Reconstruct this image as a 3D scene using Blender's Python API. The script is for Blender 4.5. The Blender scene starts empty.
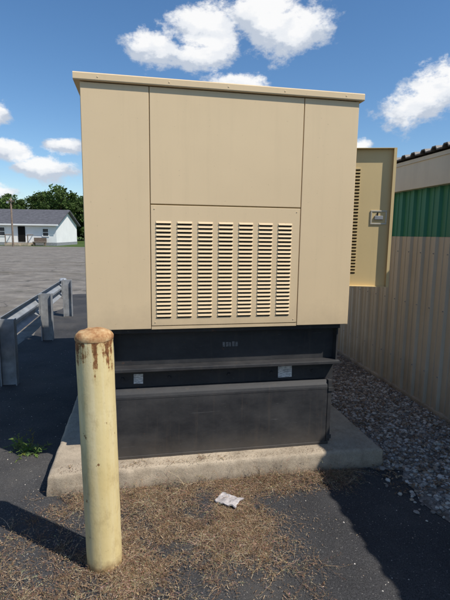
import bpy, math, random
from mathutils import Vector, Matrix, noise as mnoise
random.seed(7)
R=random.random
def U(a,b): return a+(b-a)*random.random()
scene=bpy.context.scene
scene.view_settings.view_transform='Standard'
scene.view_settings.look='None'
scene.view_settings.exposure=0
COL=scene.collection

# ---------------------------------------------------------------- materials
class NT:
    def __init__(s,name):
        m=bpy.data.materials.new(name); m.use_nodes=True
        s.m=m; s.t=m.node_tree; s.n=s.t.nodes; s.l=s.t.links
        s.b=s.n['Principled BSDF']; s.tc=s.n.new('ShaderNodeTexCoord')
    def link(s,a,b): s.l.new(a,b)
    def noise(s,scale,detail=4,rough=.6,stretch=None,dist=0,src='Object'):
        n=s.n.new('ShaderNodeTexNoise'); n.inputs['Scale'].default_value=scale
        n.inputs['Detail'].default_value=detail; n.inputs['Roughness'].default_value=rough
        n.inputs['Distortion'].default_value=dist
        v=s.tc.outputs[src]
        if stretch:
            mp=s.n.new('ShaderNodeMapping'); mp.inputs['Scale'].default_value=stretch
            s.link(v,mp.inputs['Vector']); v=mp.outputs['Vector']
        s.link(v,n.inputs['Vector']); return n.outputs['Fac']
    def voro(s,scale,feature='F1',out='Distance',src='Object'):
        n=s.n.new('ShaderNodeTexVoronoi'); n.feature=feature; n.inputs['Scale'].default_value=scale
        s.link(s.tc.outputs[src],n.inputs['Vector']); return n.outputs[out]
    def ramp(s,fac,stops):
        n=s.n.new('ShaderNodeValToRGB'); s.link(fac,n.inputs['Fac'])
        e=n.color_ramp.elements
        while len(e)<len(stops): e.new(.5)
        for i,(p,c) in enumerate(stops):
            e[i].position=p
            if not isinstance(c,(tuple,list)): c=(c,c,c)
            e[i].color=(*c,1)
        return n.outputs['Color']
    def mix(s,fac,a,b,mode='MIX'):
        n=s.n.new('ShaderNodeMix'); n.data_type='RGBA'; n.blend_type=mode
        for i,x in ((0,fac),(6,a),(7,b)):
            if isinstance(x,(int,float)): n.inputs[i].default_value=x if i==0 else (x,x,x,1)
            elif isinstance(x,(tuple,list)): n.inputs[i].default_value=(*x,1)
            else: s.link(x,n.inputs[i])
        return n.outputs[2]
    def math(s,op,a,b=0,clamp=False):
        n=s.n.new('ShaderNodeMath'); n.operation=op; n.use_clamp=clamp
        for i,x in ((0,a),(1,b)):
            if isinstance(x,(int,float)): n.inputs[i].default_value=x
            else: s.link(x,n.inputs[i])
        return n.outputs[0]
    def sep(s,src='Object'):
        n=s.n.new('ShaderNodeSeparateXYZ'); s.link(s.tc.outputs[src],n.inputs[0]); return n.outputs
    def color(s,c):
        if isinstance(c,(tuple,list)): s.b.inputs['Base Color'].default_value=(*c,1)
        else: s.link(c,s.b.inputs['Base Color'])
    def set(s,rough=.6,metal=0,spec=.5):
        if isinstance(rough,(int,float)): s.b.inputs['Roughness'].default_value=rough
        else: s.link(rough,s.b.inputs['Roughness'])
        s.b.inputs['Metallic'].default_value=metal
        s.b.inputs['Specular IOR Level'].default_value=spec
    def bump(s,h,strength=.3,dist=.01):
        n=s.n.new('ShaderNodeBump'); n.inputs['Strength'].default_value=strength
        n.inputs['Distance'].default_value=dist; s.link(h,n.inputs['Height'])
        s.link(n.outputs['Normal'],s.b.inputs['Normal'])

def simple(name,c,rough=.6,metal=0,var=.15,scale=8,bump=0,spec=.5):
    t=NT(name); n=t.noise(scale,5)
    lo=tuple(x*(1-var) for x in c); hi=tuple(min(1,x*(1+var)) for x in c)
    t.color(t.ramp(n,[(.3,lo),(.7,hi)])); t.set(rough,metal,spec)
    if bump: t.bump(t.noise(scale*6,4),bump,.005)
    return t.m

def tan_paint(name,c):
    t=NT(name)
    base=t.ramp(t.noise(1.2,4,.6),[(.3,tuple(x*.95 for x in c)),(.7,tuple(x*1.03 for x in c))])
    streak=t.ramp(t.noise(1,5,.65,(14,14,.7)),[(.52,0.),(.8,1.)])
    base=t.mix(t.math('MULTIPLY',streak,.22),base,tuple(x*.72 for x in c))
    z=t.sep()[2]
    low=t.ramp(t.math('ADD',z,t.math('MULTIPLY',t.noise(5,6,.7),.35)),[(1.15,1.),(1.42,0.)])
    grime=t.ramp(t.math('SUBTRACT',z,t.math('MULTIPLY',t.noise(6,6,.7),.4)),[(.80,1.),(.98,0.)])
    base=t.mix(t.math('MULTIPLY',grime,.28),base,(.34,.26,.17))
    spots=t.ramp(t.noise(60,3,.6),[(.69,0.),(.74,1.)])
    base=t.mix(t.math('MULTIPLY',spots,.25),base,(.2,.15,.09))
    t.color(base); t.set(t.ramp(t.noise(5,4),[(.3,.62),(.7,.75)]),0,.22)
    t.bump(t.noise(2.2,2),.10,.02)
    return t.m
M_tan=tan_paint('tan_paint',(.71,.545,.335))
M_tan2=tan_paint('tan_paint_door',(.72,.55,.28))
M_dark=simple('dark_void',(.012,.011,.010),.9,spec=.1)
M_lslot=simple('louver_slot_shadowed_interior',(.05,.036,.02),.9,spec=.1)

def black_paint():
    t=NT('black_tank_paint')
    dust=t.ramp(t.noise(2.6,7,.72,(1,1,1.8)),[(.36,0.),(.72,1.)])
    b=t.mix(t.math('MULTIPLY',dust,.7),(.020,.021,.024),(.070,.068,.067))
    z=t.sep()[2]
    low=t.ramp(t.math('ADD',z,t.math('MULTIPLY',t.noise(7,6,.7),.25)),[(.22,1.),(.42,0.)])
    b=t.mix(t.math('MULTIPLY',low,.65),b,(.095,.08,.065))
    run=t.ramp(t.noise(1,5,.7,(26,26,1.3)),[(.56,0.),(.74,1.)])
    b=t.mix(t.math('MULTIPLY',run,.35),b,(.09,.07,.055))
    scr=t.ramp(t.noise(1,4,.7,(6,6,60),.6),[(.66,0.),(.7,1.)])
    b=t.mix(t.math('MULTIPLY',scr,.35),b,(.11,.11,.11))
    sp=t.ramp(t.noise(45,4,.7),[(.66,0.),(.72,1.)])
    b=t.mix(t.math('MULTIPLY',sp,.5),b,(.15,.14,.12))
    rs=t.ramp(t.noise(11,7,.75),[(.65,0.),(.69,1.)])
    b=t.mix(t.math('MULTIPLY',rs,.6),b,(.13,.06,.03))
    t.color(b); t.set(t.ramp(dust,[(0,.5),(1,.72)]),0,.4); t.bump(t.noise(3.5,3),.12,.02); return t.m
M_black=black_paint()

def concrete(name,c):
    t=NT(name)
    n=t.noise(4,8,.65)
    b=t.ramp(n,[(.3,tuple(x*.7 for x in c)),(.55,c),(.75,tuple(x*1.12 for x in c))])
    st=t.ramp(t.noise(9,6,.7,(1,1,.4)),[(.5,0.),(.72,1.)])
    b=t.mix(t.math('MULTIPLY',st,.45),b,(.16,.12,.085))
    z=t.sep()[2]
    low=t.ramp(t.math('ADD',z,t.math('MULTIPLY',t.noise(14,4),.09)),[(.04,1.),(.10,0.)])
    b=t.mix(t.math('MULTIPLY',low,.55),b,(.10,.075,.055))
    pit=t.ramp(t.noise(45,5,.7),[(.63,0.),(.68,1.)])
    b=t.mix(t.math('MULTIPLY',pit,.5),b,(.13,.10,.08))
    sp=t.ramp(t.noise(160,3),[(.35,.75),(.6,1.)])
    b=t.mix(1,b,sp,'MULTIPLY')
    t.color(b); t.set(.9,0,.2); t.bump(t.noise(60,6,.7),.5,.006); return t.m
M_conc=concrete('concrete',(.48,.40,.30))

def bollard_mat():
    t=NT('bollard_yellow_paint')
    z=t.sep()[2]
    p=t.ramp(t.noise(3,5),[(.3,(.66,.52,.24)),(.7,(.74,.62,.33))])
    fade=t.ramp(t.noise(1,5,.65,(25,25,1.2)),[(.45,0.),(.7,1.)])
    p=t.mix(t.math('MULTIPLY',fade,.35),p,(.80,.73,.52))
    dirt=t.ramp(t.noise(14,7,.75,(1,1,.5)),[(.52,0.),(.66,1.)])
    p=t.mix(t.math('MULTIPLY',dirt,.45),p,(.42,.30,.13))
    drip=t.noise(1,4,.6,(34,34,2.2))
    blot=t.noise(24,6,.7)
    hgt=t.math('SUBTRACT',z,1.01)
    k=t.math('ADD',t.math('MULTIPLY',hgt,4.8),t.math('MULTIPLY',t.math('SUBTRACT',drip,.5),3.2))
    k=t.math('ADD',k,t.math('MULTIPLY',t.math('SUBTRACT',blot,.5),2.2))
    rm=t.ramp(k,[(.20,0.),(.40,1.)])
    stain=t.ramp(k,[(-.0,0.),(.3,1.)])
    p=t.mix(t.math('MULTIPLY',stain,.6),p,(.46,.27,.09))
    chip=t.ramp(t.noise(17,7,.7),[(.655,0.),(.67,1.)])
    base=t.ramp(t.math('ADD',z,t.math('MULTIPLY',t.noise(20,5),.12)),[(.07,1.),(.13,0.)])
    rust=t.ramp(t.noise(40,6,.7),[(.3,(.07,.028,.013)),(.5,(.19,.08,.03)),(.7,(.38,.18,.07))])
    m=t.math('MAXIMUM',rm,t.math('MAXIMUM',t.math('MULTIPLY',chip,.9),t.math('MULTIPLY',base,.75)))
    t.color(t.mix(m,p,rust)); t.set(t.ramp(m,[(0,.55),(1,.9)]),0,.3)
    t.bump(t.math('ADD',t.noise(30,6,.7),t.math('MULTIPLY',m,-.5)),.35,.004); return t.m
M_boll=bollard_mat()
def cap_mat():
    t=NT('rusty_concrete_cap')
    t.color(t.ramp(t.noise(22,7,.7),[(.3,(.16,.07,.03)),(.45,(.36,.19,.085)),(.6,(.52,.34,.17)),(.75,(.62,.48,.29))]))
    t.set(.95,0,.2); t.bump(t.noise(50,6,.7),.5,.006); return t.m
M_cap=cap_mat()

def asphalt(name,lo,mid,hi,light,weed=0,cracks=0,smooth=0):
    t=NT(name)
    b=t.ramp(t.noise(1.3,6,.6),[(.3,lo),(.5,mid),(.72,hi)])
    fine=t.noise(150,3,.7)
    b=t.mix(1,b,t.ramp(fine,[(.35,.45),(.55,1.),(.7,1.5)]),'MULTIPLY')
    ag=t.voro(95,'F1','Distance'); 
    sel=t.noise(70,2,.5)
    stone=t.math('MULTIPLY',t.ramp(ag,[(.15,1.),(.35,0.)]),t.ramp(sel,[(.54,0.),(.62,1.)]))
    b=t.mix(t.math('MULTIPLY',stone,.75),b,light)
    if not weed:
        dst=t.ramp(t.noise(.8,7,.7),[(.48,0.),(.72,1.)])
        b=t.mix(t.math('MULTIPLY',dst,.4),b,(.15,.135,.115))
    if weed:
        w=t.ramp(t.noise(.35,9,.75,(.5,1.6,1),.5),[(.52,0.),(.64,1.)])
        b=t.mix(t.math('MULTIPLY',w,weed),b,(.10,.085,.06))
        w3=t.ramp(t.noise(1.1,9,.8,(.6,1,1)),[(.58,0.),(.66,1.)])
        b=t.mix(t.math('MULTIPLY',w3,.7),b,(.06,.065,.04))
        w2=t.ramp(t.noise(2.6,7,.75),[(.52,0.),(.66,1.)])
        b=t.mix(t.math('MULTIPLY',w2,.6),b,(.30,.26,.20))
    if cracks:
        n=t.n.new('ShaderNodeTexVoronoi'); n.feature='DISTANCE_TO_EDGE'; n.inputs['Scale'].default_value=cracks
        d=t.n.new('ShaderNodeTexNoise'); d.inputs['Scale'].default_value=.6; d.inputs['Detail'].default_value=6
        t.link(t.tc.outputs['Object'],d.inputs['Vector'])
        a=t.n.new('ShaderNodeVectorMath'); a.operation='MULTIPLY_ADD'; t.link(d.outputs['Color'],a.inputs[0])
        a.inputs[1].default_value=(5,5,0); t.link(t.tc.outputs['Object'],a.inputs[2]); t.link(a.outputs[0],n.inputs['Vector'])
        c=t.ramp(n.outputs['Distance'],[(.003,1.),(.010,0.)])
        b=t.mix(t.math('MULTIPLY',c,.6),b,(.03,.03,.028))
    t.color(b); t.set(.88,0,.25)
    t.bump(t.math('ADD',fine,t.math('MULTIPLY',t.noise(45,4,.7),.8)),.7,.006); return t.m
M_asph=asphalt('asphalt',(.036,.036,.038),(.052,.052,.055),(.075,.074,.075),(.24,.23,.22))
M_lot=asphalt('old_asphalt',(.15,.135,.115),(.21,.19,.165),(.28,.26,.23),(.38,.35,.32),weed=.7,cracks=.22)

def gravelbed():
    t=NT('gravel_bed')
    b=t.ramp(t.voro(55,'F1','Color'),[(.1,(.08,.07,.06)),(.5,(.20,.18,.16)),(.9,(.34,.31,.28))])
    b=t.mix(t.ramp(t.noise(4,5),[(.4,0.),(.65,.6)]),b,(.09,.07,.05))
    t.color(b); t.set(.95,0,.2); t.bump(t.voro(55),-.8,.015); return t.m
M_gbed=gravelbed()
def grass():
    t=NT('grass')
    b=t.ramp(t.noise(.15,8,.7),[(.3,(.045,.075,.02)),(.6,(.08,.12,.035)),(.8,(.14,.14,.06))])
    t.color(b); t.set(.95,0,.1); t.bump(t.noise(8,6),.6,.1); return t.m
M_grass=grass()
def attr_mat(name,rough=.85,trans=0):
    t=NT(name); a=t.n.new('ShaderNodeAttribute'); a.attribute_name='Col'
    t.link(a.outputs['Color'],t.b.inputs['Base Color']); t.set(rough,0,.2)
    if trans:
        tr=t.n.new('ShaderNodeBsdfTranslucent'); t.link(a.outputs['Color'],tr.inputs['Color'])
        mx=t.n.new('ShaderNodeMixShader'); mx.inputs[0].default_value=trans
        t.link(t.b.outputs[0],mx.inputs[1]); t.link(tr.outputs[0],mx.inputs[2])
        t.link(mx.outputs[0],t.n['Material Output'].inputs['Surface'])
    return t.m
M_straw=attr_mat('dry_straw',.85,0)
M_leaf=attr_mat('leaves',.7,.3)
M_stone=attr_mat('stones',.9)

def wallpanel(name,c,dirt=.4):
    t=NT(name)
    b=t.ramp(t.noise(1.5,5),[(.3,tuple(x*.88 for x in c)),(.7,tuple(x*1.06 for x in c))])
    st=t.ramp(t.noise(1,5,.7,(9,9,.6)),[(.48,0.),(.75,1.)])
    b=t.mix(t.math('MULTIPLY',st,dirt),b,tuple(x*.55 for x in c))
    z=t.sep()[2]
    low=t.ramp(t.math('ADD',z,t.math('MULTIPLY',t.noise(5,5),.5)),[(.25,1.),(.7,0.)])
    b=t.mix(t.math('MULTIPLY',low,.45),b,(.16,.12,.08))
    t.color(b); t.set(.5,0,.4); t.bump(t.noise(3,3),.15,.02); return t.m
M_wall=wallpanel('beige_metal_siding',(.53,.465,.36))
M_green=wallpanel('green_metal_siding',(.03,.20,.115),.3)
M_fascia=wallpanel('beige_fascia',(.66,.60,.46),.25)
M_roofm=simple('dark_metal_roof',(.13,.12,.11),.6,.2)
M_galv=simple('galvanised_steel',(.34,.36,.38),.55,.35,.2,6,.1)
M_post=simple('weathered_post',(.25,.26,.27),.75,.1,.3,10,.3)
M_white=simple('white_siding',(.78,.78,.76),.7,0,.05,1)
M_shingle=simple('roof_shingles',(.085,.085,.095),.9,0,.3,3,.4)
M_glass=simple('window_glass',(.03,.035,.045),.15,0,.1)
M_wood=simple('pole_wood',(.16,.12,.09),.9,0,.3,5,.3)
M_label=NT('paper_label')
M_label.color(M_label.mix(M_label.ramp(M_label.noise(1,3,.6,(40,40,160)),[(.5,0.),(.56,.55)]),(.72,.72,.70),(.15,.15,.16)))
M_label=M_label.m
M_metal=simple('latch_metal',(.55,.50,.40),.45,.3)
M_bark=simple('bark',(.10,.08,.06),.95,0,.3,4,.4)
M_paper=simple('paper',(.42,.39,.385),.9,0,.25,25,.3)

# ---------------------------------------------------------------- mesh helpers
def link(o,parent=None):
    COL.objects.link(o)
    if parent: o.parent=parent
    return o
def mesh(name,v,f,mats,parent=None,fm=None,smooth=False,cols=None):
    me=bpy.data.meshes.new(name); me.from_pydata(v,[],f)
    if not isinstance(mats,(list,tuple)): mats=[mats]
    for m in mats: me.materials.append(m)
    if fm: me.polygons.foreach_set('material_index',fm)
    if smooth: me.polygons.foreach_set('use_smooth',[True]*len(f))
    if cols:
        a=me.color_attributes.new('Col','FLOAT_COLOR','POINT')
        flat=[]
        for c in cols: flat+= [c[0],c[1],c[2],1]
        a.data.foreach_set('color',flat)
    me.update()
    return link(bpy.data.objects.new(name,me),parent)
def empty(name,loc=(0,0,0),rz=0,parent=None):
    o=bpy.data.objects.new(name,None); o.empty_display_size=.2
    o.location=loc; o.rotation_euler=(0,0,rz); return link(o,parent)
def bev(o,w,seg=2):
    m=o.modifiers.new('bevel','BEVEL'); m.width=w; m.segments=seg; m.limit_method='ANGLE'; return o
def boxvf(x0,x1,y0,y1,z0,z1,off=0):
    v=[(x0,y0,z0),(x1,y0,z0),(x1,y1,z0),(x0,y1,z0),(x0,y0,z1),(x1,y0,z1),(x1,y1,z1),(x0,y1,z1)]
    f=[(3,2,1,0),(4,5,6,7),(0,1,5,4),(1,2,6,5),(2,3,7,6),(3,0,4,7)]
    return v,[tuple(i+off for i in q) for q in f]
def box(name,x0,x1,y0,y1,z0,z1,mat,parent=None,b=0):
    v,f=boxvf(x0,x1,y0,y1,z0,z1); o=mesh(name,v,f,mat,parent)
    if b: bev(o,b)
    return o
def boxes(name,lst,mat,parent=None,b=0):
    V=[];F=[]
    for q in lst:
        v,f=boxvf(*q,off=len(V)); V+=v;F+=f
    o=mesh(name,V,F,mat,parent)
    if b: bev(o,b)
    return o
def prism(name,prof,x0,x1,mat,parent=None,axis='X',closed=True):
    n=len(prof); V=[(x0,a,z) for a,z in prof]+[(x1,a,z) for a,z in prof]; F=[]
    for i in range(n if closed else n-1):
        j=(i+1)%n; F.append((i,j,n+j,n+i))
    if closed: F.append(tuple(range(n))[::-1]); F.append(tuple(range(n,2*n)))
    return mesh(name,V,F,mat,parent)

# ---------------------------------------------------------------- ground
TH=math.radians(11); E=Vector((math.cos(TH),math.sin(TH))); N=Vector((-math.sin(TH),math.cos(TH)))
O=Vector((-.835,2.68))
def W(k,n): p=O+E*k+N*n; return (p.x,p.y)
mesh('ground',[(-1500,-1500,-.012),(1500,-1500,-.012),(1500,1500,-.012),(-1500,1500,-.012)],[(0,1,2,3)],M_grass)
mesh('parking_lot',[(-70,-30,-.006),(30,-30,-.006),(30,46,-.006),(-18,49,-.006),(-70,51,-.006)],[(0,1,2,3,4)],M_lot)
def railx(y): return -2.25-.191*(y-4.56)
def wallx(y): return 1.98-.167*(y-3.72)
def jag(a,b,n,amp,s):
    out=[]
    for i in range(n+1):
        t=i/n; x=a[0]+(b[0]-a[0])*t; y=a[1]+(b[1]-a[1])*t
        d=Vector((-(b[1]-a[1]),b[0]-a[0])).normalized()*amp*(mnoise.noise(Vector((x*s,y*s,3.3)))+.5*mnoise.noise(Vector((x*s*3,y*s*3,1.3))))
        out.append((x+d.x,y+d.y,-.001))
    return out
pts=[(4,-9,-.001)]+[(railx(-9)-.4,-9,-.001)]+jag((railx(-5)-.35,-5),(railx(11.5)-.35,11.5),60,.25,1.1)+jag((railx(11.5)-.3,11.5),(3,12),30,.4,.8)
mesh('asphalt_pavement',pts[::-1],[tuple(range(len(pts)))],M_asph)
g=jag((wallx(-4)-.9,-4),(wallx(2.9)-.9,2.9),60,.09,3)+[(wallx(2.98)-1.6,2.98,.003),(wallx(9)-1.8,9,.003),(wallx(9)+.05,9,.003),(wallx(-4)+.05,-4,.003)]
g=[(a,b,.003) for a,b,c in g]
mesh('gravel_bed',g,[tuple(range(len(g)))],M_gbed)

ph=(1+5**.5)/2
ICO=[Vector(p).normalized() for p in [(-1,ph,0),(1,ph,0),(-1,-ph,0),(1,-ph,0),(0,-1,ph),(0,1,ph),(0,-1,-ph),(0,1,-ph),(ph,0,-1),(ph,0,1),(-ph,0,-1),(-ph,0,1)]]
ICF=[(0,11,5),(0,5,1),(0,1,7),(0,7,10),(0,10,11),(1,5,9),(5,11,4),(11,10,2),(10,7,6),(7,1,8),(3,9,4),(3,4,2),(3,2,6),(3,6,8),(3,8,9),(4,9,5),(2,4,11),(6,2,10),(8,6,7),(9,8,1)]
def stones(name,places):
    V=[];F=[];C=[]
    for (x,y,z,s) in places:
        a=U(0,6.28); ca,sa=math.cos(a),math.sin(a); sx,sy,sz=s*U(.7,1.3),s*U(.6,1.),s*U(.4,.75)
        o=len(V); c=random.choice([(.40,.37,.33),(.30,.27,.24),(.20,.175,.155),(.46,.42,.36),(.32,.25,.19),(.54,.50,.45)]); m=U(.7,1.15)
        c=tuple(q*m for q in c)
        for p in ICO:
            j=U(.82,1.15); px,py,pz=p.x*sx*j,p.y*sy*j,p.z*sz*j
            V.append((x+px*ca-py*sa,y+px*sa+py*ca,z+pz)); C.append(c)
        F+=[tuple(i+o for i in q) for q in ICF]
    return mesh(name,V,F,M_stone,cols=C)
pl=[]
while len(pl)<7500:
    y=U(1.2,8) if R()<.3 else U(1.8,5.0)
    x=wallx(y)-U(0.03,1.25)
    if y<2.95 and x<wallx(y)-.86+.05*math.sin(y*9)-(.25*R()**4): continue
    d=Vector((x,y))-O; k=d.dot(E); n=d.dot(N)
    if k<1.98 and n>-.1: continue
    pl.append((x,y,.006,U(.006,.021)*(1.5 if R()<.06 else 1)))
stones('gravel',pl)
pl=[]
for i in range(2200):
    y=U(1.4,6); x=U(-2.6,1.5)
    d=Vector((x,y))-O
    if d.dot(E)>-.27 and d.dot(E)<1.99 and d.dot(N)>-.1: continue
    pl.append((x,y,.0,U(.0015,.005)))
stones('loose_stones',pl)

# ---------------------------------------------------------------- concrete slab
def slab():
    V=[];F=[]
    x0,x1,y0,y1,z1=-.25,1.97,-.08,3.5,.13
    def coords(a,b,n):
        return [a,a+.008,a+.02]+[a+.02+(b-a-.04)*i/n for i in range(1,n)]+[b-.02,b-.008,b]
    X=coords(x0,x1,110); Y=coords(y0,y1,60); nx=len(X)-1; ny=len(Y)-1
    def jit(x,y,z,a=.006): 
        v=Vector((x*9,y*9,z*9)); return a*(mnoise.noise(v)+.6*mnoise.noise(v*3)+.35*mnoise.noise(v*8))
    idx={}
    for i in range(nx+1):
        for j in range(ny+1):
            x=X[i]; y=Y[j]; e=0
            if i in(0,nx) or j in (0,ny): e=-.007-abs(jit(x,y,2,.014))
            elif i in (1,nx-1) or j in (1,ny-1): e=-.001-abs(jit(x,y,2,.005))
            idx[(i,j)]=len(V); V.append((x+ (jit(x,y,5,.006) if i in (0,nx) else 0),y+(jit(x,y,7,.006) if j in(0,ny) else 0),z1+e+jit(x,y,1,.002)))
    for i in range(nx):
        for j in range(ny): F.append((idx[i,j],idx[i+1,j],idx[i+1,j+1],idx[i,j+1]))
    per=[idx[i,0] for i in range(nx+1)]+[idx[nx,j] for j in range(1,ny+1)]+[idx[i,ny] for i in range(nx-1,-1,-1)]+[idx[0,j] for j in range(ny-1,0,-1)]
    rings=[per]
    for z,o in ((.10,.004),(.07,.005),(.035,.009),(-.02,.012)):
        r=[]
        for p in per:
            x,y,_=V[p]; dx=o*(1 if x>x1-.03 else -1 if x<x0+.03 else 0); dy=o*(1 if y>y1-.03 else -1 if y<y0+.03 else 0)
            r.append(len(V)); V.append((x+dx+jit(x,y,z*7,.004),y+dy+jit(x,y,z*9+3,.006),z))
        rings.append(r)
    for a,b in zip(rings,rings[1:]):
        n=len(a)
        for i in range(n): j=(i+1)%n; F.append((a[j],a[i],b[i],b[j]))
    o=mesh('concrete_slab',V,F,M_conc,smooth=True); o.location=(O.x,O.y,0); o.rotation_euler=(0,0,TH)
    return o
slab()

# ---------------------------------------------------------------- generator
G=empty('standby_generator',(O.x,O.y,0),TH)
Z0,Z1,WD,DP=1.005,2.44,1.70,3.0
box('shell_left_wall',.0,.02,.0,DP,Z0,Z1,M_tan,G)
box('shell_back_wall',.021,WD-.021,DP-.02,DP,Z0,Z1,M_tan,G)
boxes('shell_right_wall',[(WD-.02,WD,0,.06,Z0,Z1),(WD-.02,WD,.66,DP,Z0,Z1),(WD-.02,WD,.06,.66,Z0,1.19),(WD-.02,WD,.06,.66,2.29,Z1)],M_tan,G)
box('front_frame',.021,WD-.021,.012,.03,Z0+.002,Z1-.002,M_tan2,G)
box('shell_floor',.021,WD-.021,.031,DP-.021,Z0,Z0+.02,M_dark,G)
boxes('engine_block',[(.35,1.3,.3,2.6,1.2,1.75),(.5,1.15,.5,1.6,1.76,2.05),(.3,1.4,1.9,2.7,1.76,2.2)],simple('engine_paint',(.05,.055,.05),.5),G,.02)
g_=.0025
def panel(name,a,b,c,d,y0=-.004): return box(name,a+g_,b-g_,y0,.0115,c+g_,d-g_,M_tan,G,.0025)
panel('front_panel_left',-.001,.385,Z0+.0,Z1)
panel('front_panel_right',1.335,WD+.001,Z0,Z1)
panel('front_panel_upper',.385,1.335,1.771,Z1)
panel('front_panel_louvred',.385,1.335,Z0+.02,1.769)
box('front_bottom_rail',.387,1.333,-.003,.0115,Z0,Z0+.0185,M_tan,G)
V=[];F=[];FM=[]
yp=-.0042
for c in range(7):
    k0=.418+c*.1284; k1=k0+.092
    for r in range(24):
        z=1.075+r*.0250
        o=len(V)
        V+=[(k0,yp,z+.0225),(k1,yp,z+.0225),(k1-.002,-.0115,z+.0100),(k0+.002,-.0115,z+.0100),(k0,yp,z+.0080),(k1,yp,z+.0080),
            (k0+.003,yp-.0006,z+.0000),(k1-.003,yp-.0006,z+.0000),(k1-.003,yp-.0006,z+.0092),(k0+.003,yp-.0006,z+.0092)]
        F+=[(o+3,o+2,o+1,o),(o+4,o+3,o),(o+1,o+2,o+5),(o+6,o+7,o+8,o+9)]; FM+=[0,0,0,1]
mesh('front_louvers',V,F,[M_tan,M_lslot],G,FM)
prism('roof_cap',[(-.022,2.442),(-.025,2.447),(-.025,2.478),(-.020,2.484),(DP/2,2.53),(DP+.03,2.484),(DP+.036,2.478),(DP+.036,2.442)],-.034,WD+.024,M_tan,G)
boxes('roof_rivets',[(x-.004,x+.004,-.0268,-.0235,2.458,2.466) for x in (.1,.5,.85,1.2,1.6)],M_tan,G,.001)
def discs(name,lst,r,y,mat,parent,t=.003):
    V=[];F=[]
    for (x,z) in lst:
        o=len(V)
        for yy,rr in ((y,r),(y-t,r*.8)):
            for i in range(10): a=i*math.tau/10; V.append((x+rr*math.cos(a),yy,z+rr*math.sin(a)))
        for i in range(10): j=(i+1)%10; F.append((o+i,o+j,o+10+j,o+10+i))
        F.append(tuple(o+10+i for i in range(10)))
    return mesh(name,V,F,mat,parent)
discs('panel_screws',[(.41,1.05),(1.31,1.05),(.41,1.745),(1.31,1.745)],.0035,-.004,M_tan,G)
boxes('skid_top_flange',[(.14,1.665,.035,.20,.972,1.002)],M_black,G,.003)
box('skid_web',.145,1.66,.11,.135,.747,.971,M_black,G)
boxes('skid_bottom_flange',[(.14,1.67,.02,.135,.722,.746)],M_black,G,.004)
boxes('skid_side_channels',[(.145,.165,.136,2.95,.60,.97),(1.64,1.66,.136,2.95,.60,.97)],M_black,G)
box('skid_lower_rail',.15,1.655,.095,.125,.602,.721,M_black,G)
boxes('skid_end_gussets',[(.145,.155,.05,.109,.747,.971),(1.65,1.66,.05,.109,.747,.971)],M_black,G)
prism('fuel_tank',[(.045,.135),(.045,.550),(.050,.568),(.060,.584),(.078,.596),(.09,.598),(2.9,.598),(2.9,.135)],.155,1.60,M_black,G)
boxes('tank_feet',[(.15,1.62,.04,.12,.128,.15)],M_black,G,.003)
boxes('tank_strap',[(1.604,1.632,.045,.075,.15,.60),(1.604,1.64,.038,.044,.17,.20),(1.604,1.64,.038,.044,.52,.55)],M_black,G,.002)
boxes('tank_weld_bead',[(.16,1.598,.0435,.0445,.538,.541)],M_black,G)
discs('tank_bolts',[(.2,.66),(.5,.66),(.9,.66),(1.2,.66),(1.5,.66)],.012,.094,M_black,G,.008)
mesh('tank_labels',[(1.25,.0925,.62),(1.35,.0925,.622),(1.348,.0925,.705),(1.249,.0925,.703),
     (.27,.0925,.625),(.33,.0925,.624),(.331,.0925,.69),(.271,.0925,.691)],[(0,1,2,3),(4,5,6,7)],M_label,G)
M_lg=simple('faded_logo',(.16,.16,.16),.7,0,.5,90)
boxes('skid_nameplate',[(.86+i*.022,.86+i*.022+U(.012,.018),.108,.1095,.850,.878+U(0,.008)) for i in range(5)],M_lg,G)
# open side door
D=empty('open_door',(WD+.008,.655,0),math.radians(-17),G)
DL=.585; zb,zt=1.20,2.268
box('door_skin',0,DL,-.004,.0,zb,zt,M_tan2,D)
boxes('door_flanges',[(0,.004,-.035,-.004,zb,zt),(DL-.004,DL,-.035,-.004,zb,zt),(.004,DL-.004,-.035,-.004,zb,zb+.004),(.004,DL-.004,-.035,-.004,zt-.004,zt)],M_tan2,D)
boxes('door_flange_returns',[(DL-.022,DL-.001,-.037,-.0352,zb+.001,zt-.001),(.001,.022,-.037,-.0352,zb+.001,zt-.001)],M_tan2,D)
V=[];F=[]
for k0,k1 in ((.07,.18),(.215,.325)):
    for r in range(33):
        z=1.30+r*.025; o=len(V)
        V+=[(k0,-.0046,z),(k1,-.0046,z),(k1,-.0046,z+.011),(k0,-.0046,z+.011)]; F.append((o,o+1,o+2,o+3))
mesh('door_louver_slots',V,F,M_lslot,D)
boxes('door_louver_hoods',[(k0-.002,k1+.002,-.009,-.0047,1.3115+r*.025,1.3205+r*.025) for k0,k1 in ((.07,.18),(.215,.325)) for r in range(33)],M_tan2,D)
lx=DL-.165; lz=1.69
boxes('door_latch',[(lx,lx+.125,-.010,-.0042,lz,lz+.012),(lx,lx+.125,-.010,-.0042,lz+.098,lz+.11),(lx,lx+.012,-.010,-.0042,lz+.0121,lz+.0979),(lx+.113,lx+.125,-.010,-.0042,lz+.0121,lz+.0979)],M_metal,D,.002)
boxes('door_latch_plate',[(lx+.0121,lx+.1129,-.0065,-.0042,lz+.0121,lz+.0979)],M_tan2,D)
boxes('door_latch_handle',[(lx+.03,lx+.095,-.016,-.0066,lz+.038,lz+.068)],M_post,D,.003)
boxes('door_latch_rod',[(lx+.05,lx+.058,-.014,-.0066,lz+.0685,lz+.094)],M_dark,D,.002)

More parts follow.
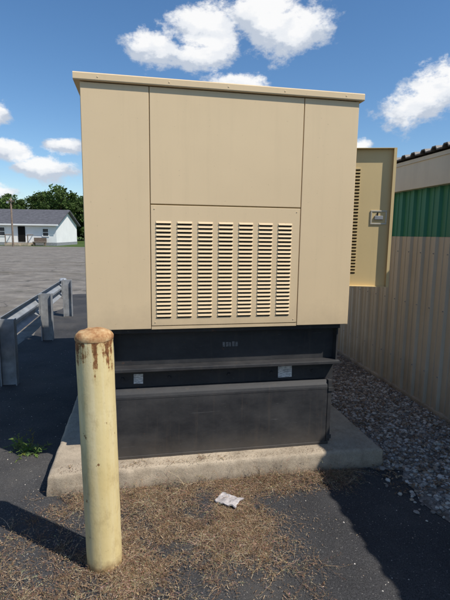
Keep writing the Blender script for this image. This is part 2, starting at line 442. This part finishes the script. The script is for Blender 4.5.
# ---------------------------------------------------------------- bollard
B=empty('bollard',(-.572,2.0,0)); B.rotation_euler=(0,math.radians(-1.1),math.radians(40))
def lathe(name,prof,mat,parent,seg=48):
    V=[];F=[]
    for r,z in prof:
        for i in range(seg): a=i*math.tau/seg; V.append((r*math.cos(a),r*math.sin(a),z))
    for j in range(len(prof)-1):
        for i in range(seg):
            k=(i+1)%seg; F.append((j*seg+i,j*seg+k,(j+1)*seg+k,(j+1)*seg+i))
    if prof[-1][0]<.002: F.append(tuple((len(prof)-1)*seg+i for i in range(seg)))
    return mesh(name,V,F,mat,parent,smooth=True)
rr=.0835
lathe('pipe',[(rr,-.03)]+[(rr+.0006*math.sin(z*9),z*.1) for z in range(0,12)]+[(rr,1.135),(rr-.001,1.139),(rr-.006,1.140)],M_boll,B)
cp=lathe('domed_cap',[(rr+.001,1.124),(rr+.002,1.128),(rr+.0015,1.138)]+[(rr*math.cos(a)*1.0,1.139+.034*math.sin(a)) for a in [i*math.pi/2/9 for i in range(1,10)]],M_cap,B)
for v in cp.data.vertices:
    c=v.co; n=mnoise.noise(Vector((c.x*40,c.y*40,c.z*40))); v.co=c+Vector((c.x,c.y,0)).normalized()*n*.0012+Vector((0,0,n*.004))

# ---------------------------------------------------------------- guardrail
GR=empty('guardrail',(railx(0),0,0),math.atan2(.191,1))
L=math.sqrt(1+.191**2)
ys=[ -3.2,-1.25,.66,2.6,4.56,6.55,8.5]
prof=[(-.0,.395),(-.03,.41),(-.075,.445),(-.075,.475),(-.03,.51),(-.0,.535),(-.0,.565),(-.03,.59),(-.075,.625),(-.075,.655),(-.03,.69),(-.0,.705)]
prof=[(x-.10,z-.01) for x,z in prof]
n=len(prof); V=[];F=[]
yy=[-4*L+i*.25 for i in range(int((12.85*L)/.25)+1)]
for y in yy:
    for x,z in prof: V.append((x,y,z))
for i in range(len(yy)-1):
    for j in range(n-1): F.append((i*n+j,i*n+j+1,(i+1)*n+j+1,(i+1)*n+j))
o=mesh('w_beam',V,F,M_galv,GR); s=o.modifiers.new('s','SOLIDIFY'); s.thickness=.004
for i,y in enumerate(ys):
    y*=L
    boxes('post_%d'%(i+1),[(-.075,.075,y-.006,y+.006,-.02,.70),(-.08,-.068,y-.05,y+.05,-.02,.70),(.068,.08,y-.05,y+.05,-.02,.70)],M_post,GR,.002)
    box('blockout_%d'%(i+1),-.1,-.081,y-.05,y+.05,.40,.69,M_post,GR)
o=boxes('end_shoe',[(-.19,-.06,yy[-1]-.02,yy[-1]+.10,.385,.70)],M_galv,GR,.03)

# ---------------------------------------------------------------- metal building
wa=math.atan(.167)
MB=empty('metal_building',(wallx(0),0,0),wa)
def ribbed(name,y0,y1,z0,z1,mat,off=0,pitch=.20):
    V=[];F=[];P=[]
    y=y0
    while y<y1:
        P+=[(0,y),(0,y+.065),(-.006,y+.07),(-.006,y+.085),(0,y+.09),(0,y+.145),(-.026,y+.158),(-.026,y+.186),(0,y+pitch)]; y+=pitch
    P=[(a+off,b) for a,b in P]
    m=len(P)
    V=[(a,b,z0) for a,b in P]+[(a,b,z1) for a,b in P]
    F=[(i,m+i,m+i+1,i+1) for i in range(m-1)]
    return mesh(name,V,F,mat,MB)
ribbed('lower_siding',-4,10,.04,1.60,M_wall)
ribbed('green_siding',-4,10,1.601,2.06,M_green,.004)
box('base_trim',-.035,.05,-4,10,0,.04,M_conc,MB)
box('fascia',-.075,.03,-4.05,10.05,2.05,2.325,M_fascia,MB,.004)
box('fascia_drip_trim',-.085,-.0765,-4.05,10.05,2.295,2.33,M_fascia,MB)
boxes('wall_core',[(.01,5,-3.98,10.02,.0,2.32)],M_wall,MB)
V=[];F=[]
for r in range(70):
    y=-3.8+r*.2-.028; 
    for z in (.35,.95,1.45):
        v,f=boxvf(-.0315,-.0262,y-.005,y+.005,z-.005,z+.005,len(V)); V+=v;F+=f
mesh('siding_screws',V,F,M_post,MB)
V=[];F=[];P=[];y=-4.1
while y<10.1:
    P+=[(y,0),(y+.05,0),(y+.07,.028),(y+.11,.028),(y+.13,0)]; y+=.16
m=len(P)
for x,z in ((-.12,2.345),(2.6,2.60),(5.2,2.345)):
    V+=[(x,a,z+b) for a,b in P]
for r in range(2):
    F+=[(r*m+i,r*m+i+1,(r+1)*m+i+1,(r+1)*m+i) for i in range(m-1)]
o=mesh('corrugated_roof',V,F,M_roofm,MB); s=o.modifiers.new('s','SOLIDIFY'); s.thickness=.012
prism2=[(-.0,2.32),(5.0,2.32),(2.6,2.585)]
for nm,yy_ in (('gable_near',-3.98),('gable_far',10.0)):
    mesh(nm,[(x,yy_,z) for x,z in prism2],[(0,1,2)],M_wall,MB)

# ---------------------------------------------------------------- house
H=empty('white_house',(-19.4,52,0),math.radians(2))
mesh('walls',[(-15,0,0),(0,0,0),(0,8,0),(-15,8,0),(-15,0,2.55),(0,0,2.55),(0,8,2.55),(-15,8,2.55),(0,4,4.1),(-15,4,4.1)],
     [(0,1,5,4),(1,2,6,8,5),(2,3,7,6),(3,0,4,9,7)],M_white,H)
V=[(-15.4,-.45,2.42),(.4,-.45,2.42),(.4,4,4.25),(-15.4,4,4.25),(.4,8.45,2.42),(-15.4,8.45,2.42)]
o=mesh('roof',V,[(0,1,2,3),(3,2,4,5)],M_shingle,H); s=o.modifiers.new('s','SOLIDIFY'); s.thickness=.14
box('eave_fascia',-15.4,.4,-.47,-.455,2.26,2.42,M_white,H)
boxes('foundation',[(-15.02,.02,-.02,8.02,-.02,.35)],M_post,H)
def win(x,w,z0,z1,i):
    box('window_%d_glass'%i,x,x+w,-.03,-.005,z0,z1,M_glass,H)
    boxes('window_%d_frame'%i,[(x-.09,x,-.06,-.004,z0-.09,z1+.09),(x+w,x+w+.09,-.06,-.004,z0-.09,z1+.09),(x,x+w,-.06,-.004,z1,z1+.09),(x,x+w,-.06,-.004,z0-.09,z0),(x,x+w,-.05,-.031,(z0+z1)/2-.03,(z0+z1)/2+.03)],M_white,H)
win(-1.5,.6,1.1,1.9,1); win(-6.6,.8,1.1,2.0,3); win(-9.5,1.0,1.0,2.0,4); win(-12.8,1.0,1.0,2.0,5)
box('door',-4.3,-3.5,-.05,-.005,.4,2.15,M_dark,H)
boxes('porch_steps',[(-5.2,-2.6,-1.6,-.02,0,.3),(-5.0,-3.4,-2.0,-1.601,0,.16)],M_conc,H)
boxes('porch_rails',[(-5.15,-5.07,-1.55,-1.47,.3,1.25),(-2.7,-2.62,-1.55,-1.47,.3,1.25),(-2.7,-2.62,-1.46,-.05,1.17,1.25),(-5.15,-5.07,-1.46,-.05,1.17,1.25)],M_wood,H)
boxes('bench',[(-2.4,-1.0,-.9,-.4,.35,.45),(-2.4,-1.0,-.42,-.36,.46,.9),(-2.35,-2.25,-.85,-.45,0,.349),(-1.15,-1.05,-.85,-.45,0,.349)],M_wood,H)
mesh('wing_walls',[(-13,-3,0),(-7.4,-3,0),(-7.4,-.01,0),(-13,-.01,0),(-13,-3,2.3),(-7.4,-3,2.3),(-7.4,-.01,2.3),(-13,-.01,2.3)],[(0,1,5,4),(1,2,6,5),(3,0,4,7)],M_white,H)
o=mesh('wing_roof',[(-13.3,-3.3,2.2),(-7.1,-3.3,2.2),(-7.1,1.5,3.15),(-13.3,1.5,3.15)],[(0,1,2,3)],M_shingle,H); s=o.modifiers.new('s','SOLIDIFY'); s.thickness=.12
boxes('wing_window',[(-9.2,-8.3,-3.03,-3.005,1.0,1.9)],M_glass,H)

UP=empty('utility_pole',(-22.3,47.5,0))
lathe('pole',[(.10,-.05),(.08,5.0),(.0015,5.02)],M_wood,UP,12)
boxes('crossarm',[(-.4,.4,-.14,-.09,4.6,4.7)],M_wood,UP)
boxes('lamp',[(-.35,-.15,-.35,-.145,4.4,4.59)],M_galv,UP,.03)

# ---------------------------------------------------------------- trees
def leafball(V,F,C,c,rad,n,size,tone):
    for i in range(n):
        d=Vector((random.gauss(0,1),random.gauss(0,1),random.gauss(0,1))).normalized()*rad*(R()**.45)*U(.8,1.25)
        p=c+Vector((d.x,d.y,d.z*.75))
        a=Vector((U(-1,1),U(-1,1),U(-1,1))).normalized(); b=a.orthogonal().normalized()
        b=(Matrix.Rotation(U(0,6.28),3,a)@b); s=size*U(.5,1.2)
        o=len(V); cc=a.cross(b)
        V+= [tuple(p+b*s),tuple(p+cc*s*.6),tuple(p-b*s),tuple(p-cc*s*.6)]
        F.append((o,o+1,o+2,o+3))
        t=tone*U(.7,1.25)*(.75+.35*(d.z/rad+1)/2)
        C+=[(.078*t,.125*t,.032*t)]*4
def tube(V,F,C,p0,p1,r0,r1,col,seg=7):
    ax=(p1-p0).normalized(); b=ax.orthogonal().normalized(); c=ax.cross(b); o=len(V)
    for p,r in ((p0,r0),(p1,r1)):
        for i in range(seg): a=i*math.tau/seg; V.append(tuple(p+(b*math.cos(a)+c*math.sin(a))*r)); C.append(col)
    for i in range(seg): j=(i+1)%seg; F.append((o+i,o+j,o+seg+j,o+seg+i))
def treemesh(i,h,wd):
    V=[];F=[];C=[]; bk=(.09,.07,.05)
    top=Vector((U(-.3,.3),U(-.3,.3),h*.8)); tr=Vector((0,0,-.1)); prev=tr; r=.03*h
    for s in range(1,6):
        q=Vector((top.x*s/5+U(-.1,.1),top.y*s/5+U(-.1,.1),h*.8*s/5)); tube(V,F,C,prev,q,r,r*.78,bk); prev=q; r*=.78
    for b in range(34):
        z=h*U(.22,.95); a=U(0,6.28); env=math.sin(math.pi*min(1,max(.0,(z/h-.08)/.98)))**.7
        rad=wd*env*U(.25,1.1); c=Vector((math.cos(a)*rad,math.sin(a)*rad,z))
        st=Vector((0,0,max(h*.15,z-rad*.7-h*.05))); tube(V,F,C,st,c,.008*h,.002*h,bk,5)
        tone=U(.55,1.45)
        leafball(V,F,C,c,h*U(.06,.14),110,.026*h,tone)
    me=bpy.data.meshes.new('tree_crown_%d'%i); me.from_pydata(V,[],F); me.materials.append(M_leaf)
    a=me.color_attributes.new('Col','FLOAT_COLOR','POINT'); fl=[]
    for c in C: fl+=[*c,1]
    a.data.foreach_set('color',fl); return me
TM=[treemesh(0,8,2.6),treemesh(1,9,3.2),treemesh(2,7,3.1),treemesh(3,10,2.6)]
TR=empty('tree_row')
spots=[(-28.2,78,3,.95),(-31.2,80,1,.95),(-34.3,82,0,1.05),(-37.3,80,2,1.15),(-25.2,84,0,1.0),(-22,84,1,.9),(-29.5,88,2,1.25),(-40.5,84,1,.9),(-43.5,86,2,1.1),(-47,82,0,.95),(-50,84,1,.95),(-55,86,3,.85),(-60,84,1,.9),(-26.8,90,3,.95),(-36,90,3,.95),(-33,92,1,1.05)]
for i in range(22): spots.append((-62+i*6.5+U(-2,2),U(96,108),random.randrange(4),U(.9,1.2)))
for i in range(14): spots.append((U(-62,-20),U(88,95),random.choice((0,1,2)),U(.7,.95)))
for i,(x,y,m,s) in enumerate(spots):
    o=bpy.data.objects.new('tree_%02d'%i,TM[m]); o.location=(x,y,0); o.rotation_euler=(0,0,U(0,6.28)); o.scale=(s*U(.95,1.2),s*U(.95,1.2),s); link(o,TR)
V=[];F=[];C=[]
for i in range(170):
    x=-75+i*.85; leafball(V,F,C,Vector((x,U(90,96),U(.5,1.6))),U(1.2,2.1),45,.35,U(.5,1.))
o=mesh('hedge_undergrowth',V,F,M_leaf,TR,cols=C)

# ---------------------------------------------------------------- dry weeds
SC=[(.35,.24,.15),(.26,.165,.095),(.43,.32,.20),(.18,.115,.07),(.50,.40,.27),(.31,.195,.12),(.23,.155,.10)]
V=[];F=[];C=[]
FLOOR=.004
def stem(p,d,L_,w,col,segs=5,curl=1.):
    side=d.cross(Vector((0,0,1))); 
    if side.length<.01: side=Vector((1,0,0))
    side.normalize(); side=(Matrix.Rotation(U(-1.2,1.2),3,d)@side)
    pts=[]; q=p.copy(); dd=d.copy(); hv=Vector((U(-1,1),U(-1,1),U(-.5,.2)))*.18*curl
    for s in range(segs+1):
        o=len(V); ww=w*(1-.8*s/segs)
        V.append(tuple(q-side*ww)); V.append(tuple(q+side*ww)); C.extend([col,col])
        if s: F.append((o-2,o-1,o+1,o))
        pts.append((q.copy(),dd.copy()))
        dd=(dd+hv+Vector((U(-.2,.2),U(-.2,.2),-.16*curl))).normalized()
        q=q+dd*(L_/segs)
        if q.z<FLOOR: q.z=FLOOR+U(0,.006); dd.z=abs(dd.z)*.3
    return pts
def weed(x,y,n,L_,up=.5,z=.002):
    tone=U(.7,1.15); base=random.choice(SC)
    for i in range(n):
        a=U(0,6.28); e=U(.02,up)
        d=Vector((math.cos(a)*math.cos(e),math.sin(a)*math.cos(e),math.sin(e)))
        c=random.choice((base,random.choice(SC))); m=tone*U(.8,1.1); c=tuple(q*m for q in c)
        pts=stem(Vector((x+U(-.02,.02),y+U(-.02,.02),z)),d,L_*U(.4,1.1),U(.0006,.0011),c,6)
        for (q,dd) in pts[1:]:
            for t in range(random.choice((1,2,3,3))):
                dv=(dd+Vector((U(-1,1),U(-1,1),U(-.4,.9)))).normalized()
                pp=stem(q,dv,L_*U(.06,.25),U(.0004,.0008),tuple(k*U(.75,1.2) for k in c),3,1.5)
                if R()<.35:
                    stem(pp[-1][0],(pp[-1][1]+Vector((U(-1,1),U(-1,1),U(-1,1)))).normalized(),U(.004,.009),U(.001,.0025),tuple(k*U(.6,1.1) for k in c),2,1)
def dens():
    r=R()
    if r<.36:
        k=U(-.22,1.72); n=-.085-abs(random.gauss(0,.10)); return W(k,n)
    if r<.54: return (random.gauss(-.43,.14),random.gauss(2.02,.14))
    if r<.69: return (random.gauss(.12,.13),random.gauss(2.25,.20))
    if r<.82: return (random.gauss(-.22,.30),random.gauss(2.36,.15))
    if r<.91: return (random.gauss(-.80,.22),random.gauss(1.88,.2))
    return (U(-1.2,.5),U(1.6,2.6))
def ok(x,y):
    d=Vector((x,y))-O
    if d.dot(N)>-.095 and -.28<d.dot(E)<2.0: return False
    if (x+.572)**2+(y-2.0)**2<.088**2: return False
    return True
cnt=0
while cnt<400:
    x,y=dens()
    if not ok(x,y) or mnoise.noise(Vector((x*5,y*5,0)))<-.08: continue
    weed(x,y,random.randint(5,11),U(.06,.21),.7); cnt+=1
for a in range(16):
    an=a*math.tau/16; weed(-.572+math.cos(an)*.098,2.0+math.sin(an)*.098,6,U(.06,.12),1.2)
# taller tufts leaning against the front of the pad
for i in range(70):
    x,y=W(U(-.2,1.7)**1.0 if False else U(-.2,1.65),-.125-U(0,.04)); weed(x,y,6,U(.10,.20),1.35)
cnt=0
while cnt<32000:
    x,y=dens()
    if not ok(x,y): continue
    if mnoise.noise(Vector((x*5,y*5,0)))+.5*mnoise.noise(Vector((x*17,y*17,4)))<U(-.5,.2): continue
    a=U(0,6.28); l=U(.002,.012) if R()<.85 else U(.012,.028); w=U(.0004,.0016); z=U(.002,.010); o=len(V)
    dx,dy=math.cos(a),math.sin(a); dz=U(-.2,.3)*l
    V+=[(x-dy*w,y+dx*w,z),(x+dy*w,y-dx*w,z),(x+dx*l+dy*w,y+dy*l-dx*w,z+dz+.001),(x+dx*l-dy*w,y+dy*l+dx*w,z+dz+.001)]
    c=random.choice(SC); m=U(.5,1.1); C+=[tuple(q*m for q in c)]*4; F.append((o,o+1,o+2,o+3)); cnt+=1
# bits blown on to the top of the pad
FLOOR=.135
for i in range(16):
    x,y=W(U(-.15,1.2),U(-.05,.02)); weed(x,y,3,U(.03,.07),.4,.136)
for i in range(900):
    x,y=W(U(-.2,1.9),-.07+abs(random.gauss(0,.05)))
    a=U(0,6.28); l=U(.002,.012); w=U(.0004,.0014); z=U(.1325,.136); o=len(V); dx,dy=math.cos(a),math.sin(a)
    V+=[(x-dy*w,y+dx*w,z),(x+dy*w,y-dx*w,z),(x+dx*l+dy*w,y+dy*l-dx*w,z+.001),(x+dx*l-dy*w,y+dy*l+dx*w,z+.001)]
    c=random.choice(SC); m=U(.5,1.1); C+=[tuple(q*m for q in c)]*4; F.append((o,o+1,o+2,o+3))
FLOOR=.004
mesh('dry_weeds',V,F,M_straw,cols=C)
V=[];F=[];C=[]
for i in range(60):
    k=2.02+abs(random.gauss(0,.15)); n=U(.3,2.6); x,y=W(k,n); weed(x,y,5,U(.06,.14),.7,.01)
for i in range(30):
    y=U(3.2,7); weed(wallx(y)-.06-abs(random.gauss(0,.05)),y,6,U(.06,.16),1.1,.01)
for i in range(5000):
    y=U(2.6,6.5); x=wallx(y)-U(.03,1.1)
    d=Vector((x,y))-O
    if d.dot(N)>-.1 and d.dot(E)<2.0: continue
    a=U(0,6.28); l=U(.005,.03); w=U(.001,.006); z=U(.01,.024); o=len(V); dx,dy=math.cos(a),math.sin(a)
    V+=[(x-dy*w,y+dx*w,z),(x+dy*w,y-dx*w,z),(x+dx*l+dy*w,y+dy*l-dx*w,z+.004),(x+dx*l-dy*w,y+dy*l+dx*w,z+.003)]
    c=random.choice(SC); m=U(.4,.9); C+=[tuple(q*m for q in c)]*4; F.append((o,o+1,o+2,o+3))
mesh('dead_leaf_litter',V,F,M_straw,cols=C)
V=[];F=[];C=[]
def greenweed(x,y,n,L_):
    for i in range(n):
        a=U(0,6.28); e=U(.2,1.2); d=Vector((math.cos(a)*math.cos(e),math.sin(a)*math.cos(e),math.sin(e)))
        c=(U(.14,.26),U(.22,.34),U(.05,.09)); pts=stem(Vector((x,y,0)),d,L_*U(.5,1),.0015,c)
        for q,dd in pts[1:]:
            for t in range(3):
                dv=(dd+Vector((U(-1,1),U(-1,1),U(-.2,.6)))).normalized(); stem(q,dv,L_*.2,U(.002,.0055),c,3)
greenweed(-1.44,3.13,18,.17); greenweed(-1.53,3.18,10,.11); greenweed(-1.36,3.08,8,.09)
mesh('green_weed',V,F,M_leaf,cols=C)

V=[];F=[];nx=9
for i in range(nx+1):
    for j in range(nx+1):
        x=(i/nx-.5)*.14; y=(j/nx-.5)*.10; q=Vector((x*22,y*22,1.7))
        V.append((x+.012*mnoise.noise(q*2),y+.014*mnoise.noise(q*1.7+Vector((5,1,0))),.018+.010*mnoise.noise(q)+.006*mnoise.noise(q*2.3)))
for i in range(nx):
    for j in range(nx):
        a=i*(nx+1)+j; F.append((a,a+nx+1,a+nx+2,a+1))
o=mesh('paper_scrap',V,F,M_paper); o.location=(.04,2.50,.006); o.rotation_euler=(0,0,-.5); s=o.modifiers.new('s','SOLIDIFY'); s.thickness=.008

# ---------------------------------------------------------------- light, world
SEL=math.radians(53.5); SAZ=math.radians(120)
sd=Vector((math.sin(SAZ)*math.cos(SEL),math.cos(SAZ)*math.cos(SEL),math.sin(SEL)))
sl=bpy.data.lights.new('sun','SUN'); sl.energy=5.0; sl.angle=math.radians(.5); sl.color=(1,.945,.86)
so=bpy.data.objects.new('sun',sl); so.rotation_euler=(-sd).to_track_quat('-Z','Y').to_euler(); link(so)
w=bpy.data.worlds.new('World'); scene.world=w; w.use_nodes=True
t=w.node_tree; nn=t.nodes; ll=t.links; bg=nn['Background']; bg.inputs['Strength'].default_value=.125
sky=nn.new('ShaderNodeTexSky'); sky.sky_type='NISHITA'; sky.sun_disc=False; sky.sun_elevation=SEL; sky.sun_rotation=SAZ
sky.air_density=1.0; sky.dust_density=.4; sky.ozone_density=3; sky.altitude=200
hs=nn.new('ShaderNodeHueSaturation'); hs.inputs['Saturation'].default_value=1.18; hs.inputs['Value'].default_value=1.08; ll.new(sky.outputs[0],hs.inputs['Color'])
tc=nn.new('ShaderNodeTexCoord')
def mth(op,a,b=0,clamp=False):
    n=nn.new('ShaderNodeMath'); n.operation=op; n.use_clamp=clamp
    for i,x in ((0,a),(1,b)):
        if isinstance(x,(int,float)): n.inputs[i].default_value=x
        else: ll.new(x,n.inputs[i])
    return n.outputs[0]
def wn(scale,detail,rough,off=(0,0,0),zs=1.6):
    mp=nn.new('ShaderNodeMapping'); mp.inputs['Location'].default_value=off; mp.inputs['Scale'].default_value=(1,1,zs); ll.new(tc.outputs['Generated'],mp.inputs[0])
    n=nn.new('ShaderNodeTexNoise'); n.inputs['Scale'].default_value=scale; n.inputs['Detail'].default_value=detail; n.inputs['Roughness'].default_value=rough
    ll.new(mp.outputs[0],n.inputs['Vector']); return n.outputs['Fac']
sp=nn.new('ShaderNodeSeparateXYZ'); ll.new(tc.outputs['Generated'],sp.inputs[0])
az=mth('MULTIPLY',mth('ARCTAN2',sp.outputs[0],sp.outputs[1]),57.2958)
el=mth('MULTIPLY',mth('ARCSINE',sp.outputs[2]),57.2958)
az=mth('ADD',az,mth('MULTIPLY',mth('SUBTRACT',wn(9,2,.5),.5),3.5))
el2=mth('ADD',el,mth('MULTIPLY',mth('SUBTRACT',wn(9,2,.5,(7,3,1)),.5),2.2))
cv=nn.new('ShaderNodeCombineXYZ'); ll.new(az,cv.inputs[0]); ll.new(el2,cv.inputs[1])
blobs=[(-8.0,20.6,4.4,2.2),(-2.6,22.3,5.8,3.4),(4.5,23.3,6.6,3.7),(9.0,22.4,3.6,2.6),(-4,20.4,5.4,1.9),(1.4,17.5,4.8,1.4),
 (21.9,14.0,5.4,2.4),(24.5,15.8,5.4,2.8),(-21.3,6.9,4.8,1.6),(-19.3,9.4,2.6,1.3),(-25.5,8.5,4.0,1.5),(-26.7,12.2,2.8,1.8),(16,10.3,1.7,.8),(-27,4.2,3.,1.0),
 (60,20,12,5),(-60,16,13,4),(170,24,14,6)]
def field(sh):
    cur=None
    for a,e,ww,hh in blobs:
        s=nn.new('ShaderNodeVectorMath'); s.operation='SUBTRACT'; ll.new(cv.outputs[0],s.inputs[0]); s.inputs[1].default_value=(a,e+sh*hh,0)
        m=nn.new('ShaderNodeVectorMath'); m.operation='MULTIPLY'; ll.new(s.outputs[0],m.inputs[0]); m.inputs[1].default_value=(1/ww,1/hh,0)
        l=nn.new('ShaderNodeVectorMath'); l.operation='LENGTH'; ll.new(m.outputs[0],l.inputs[0])
        v=mth('SUBTRACT',1,l.outputs['Value'])
        cur=v if cur is None else mth('MAXIMUM',cur,v)
    return cur
F1=field(0); F2=field(.55)
D1=mth('ADD',F1,mth('MULTIPLY',mth('SUBTRACT',wn(15,7,.66,(1,2,3)),.5),2.3))
D2=mth('ADD',F2,mth('MULTIPLY',mth('SUBTRACT',wn(15,5,.6,(1,2,2.965)),.5),2.3))
def rmp(x,st):
    n=nn.new('ShaderNodeValToRGB'); ll.new(x,n.inputs[0]); e=n.color_ramp.elements
    n.color_ramp.interpolation='EASE'
    while len(e)<len(st): e.new(.5)
    for i,(p,c) in enumerate(st): e[i].position=p; e[i].color=(*(c if isinstance(c,tuple) else (c,c,c)),1)
    return n.outputs[0]
mask=rmp(D1,[(.0,0.),(.5,.97)])
shade=rmp(D2,[(.0,(4.4,4.9,5.7)),(.35,(6.9,7.1,7.4)),(.65,(7.9,7.9,7.9))])
mx=nn.new('ShaderNodeMix'); mx.data_type='RGBA'; ll.new(mask,mx.inputs[0]); ll.new(hs.outputs[0],mx.inputs[6]); ll.new(shade,mx.inputs[7])
ll.new(mx.outputs[2],bg.inputs['Color'])

# ---------------------------------------------------------------- camera
cam=bpy.data.cameras.new('camera'); cam.sensor_fit='VERTICAL'; cam.sensor_height=24; cam.sensor_width=18; cam.lens=18; cam.clip_end=4000; cam.clip_start=.05
co=bpy.data.objects.new('camera',cam); link(co)
co.matrix_world=Matrix.Translation((0,0,1.6))@Matrix.Rotation(math.radians(90-8.34),4,'X')@Matrix.Rotation(math.radians(.8),4,'Z')
scene.camera=co
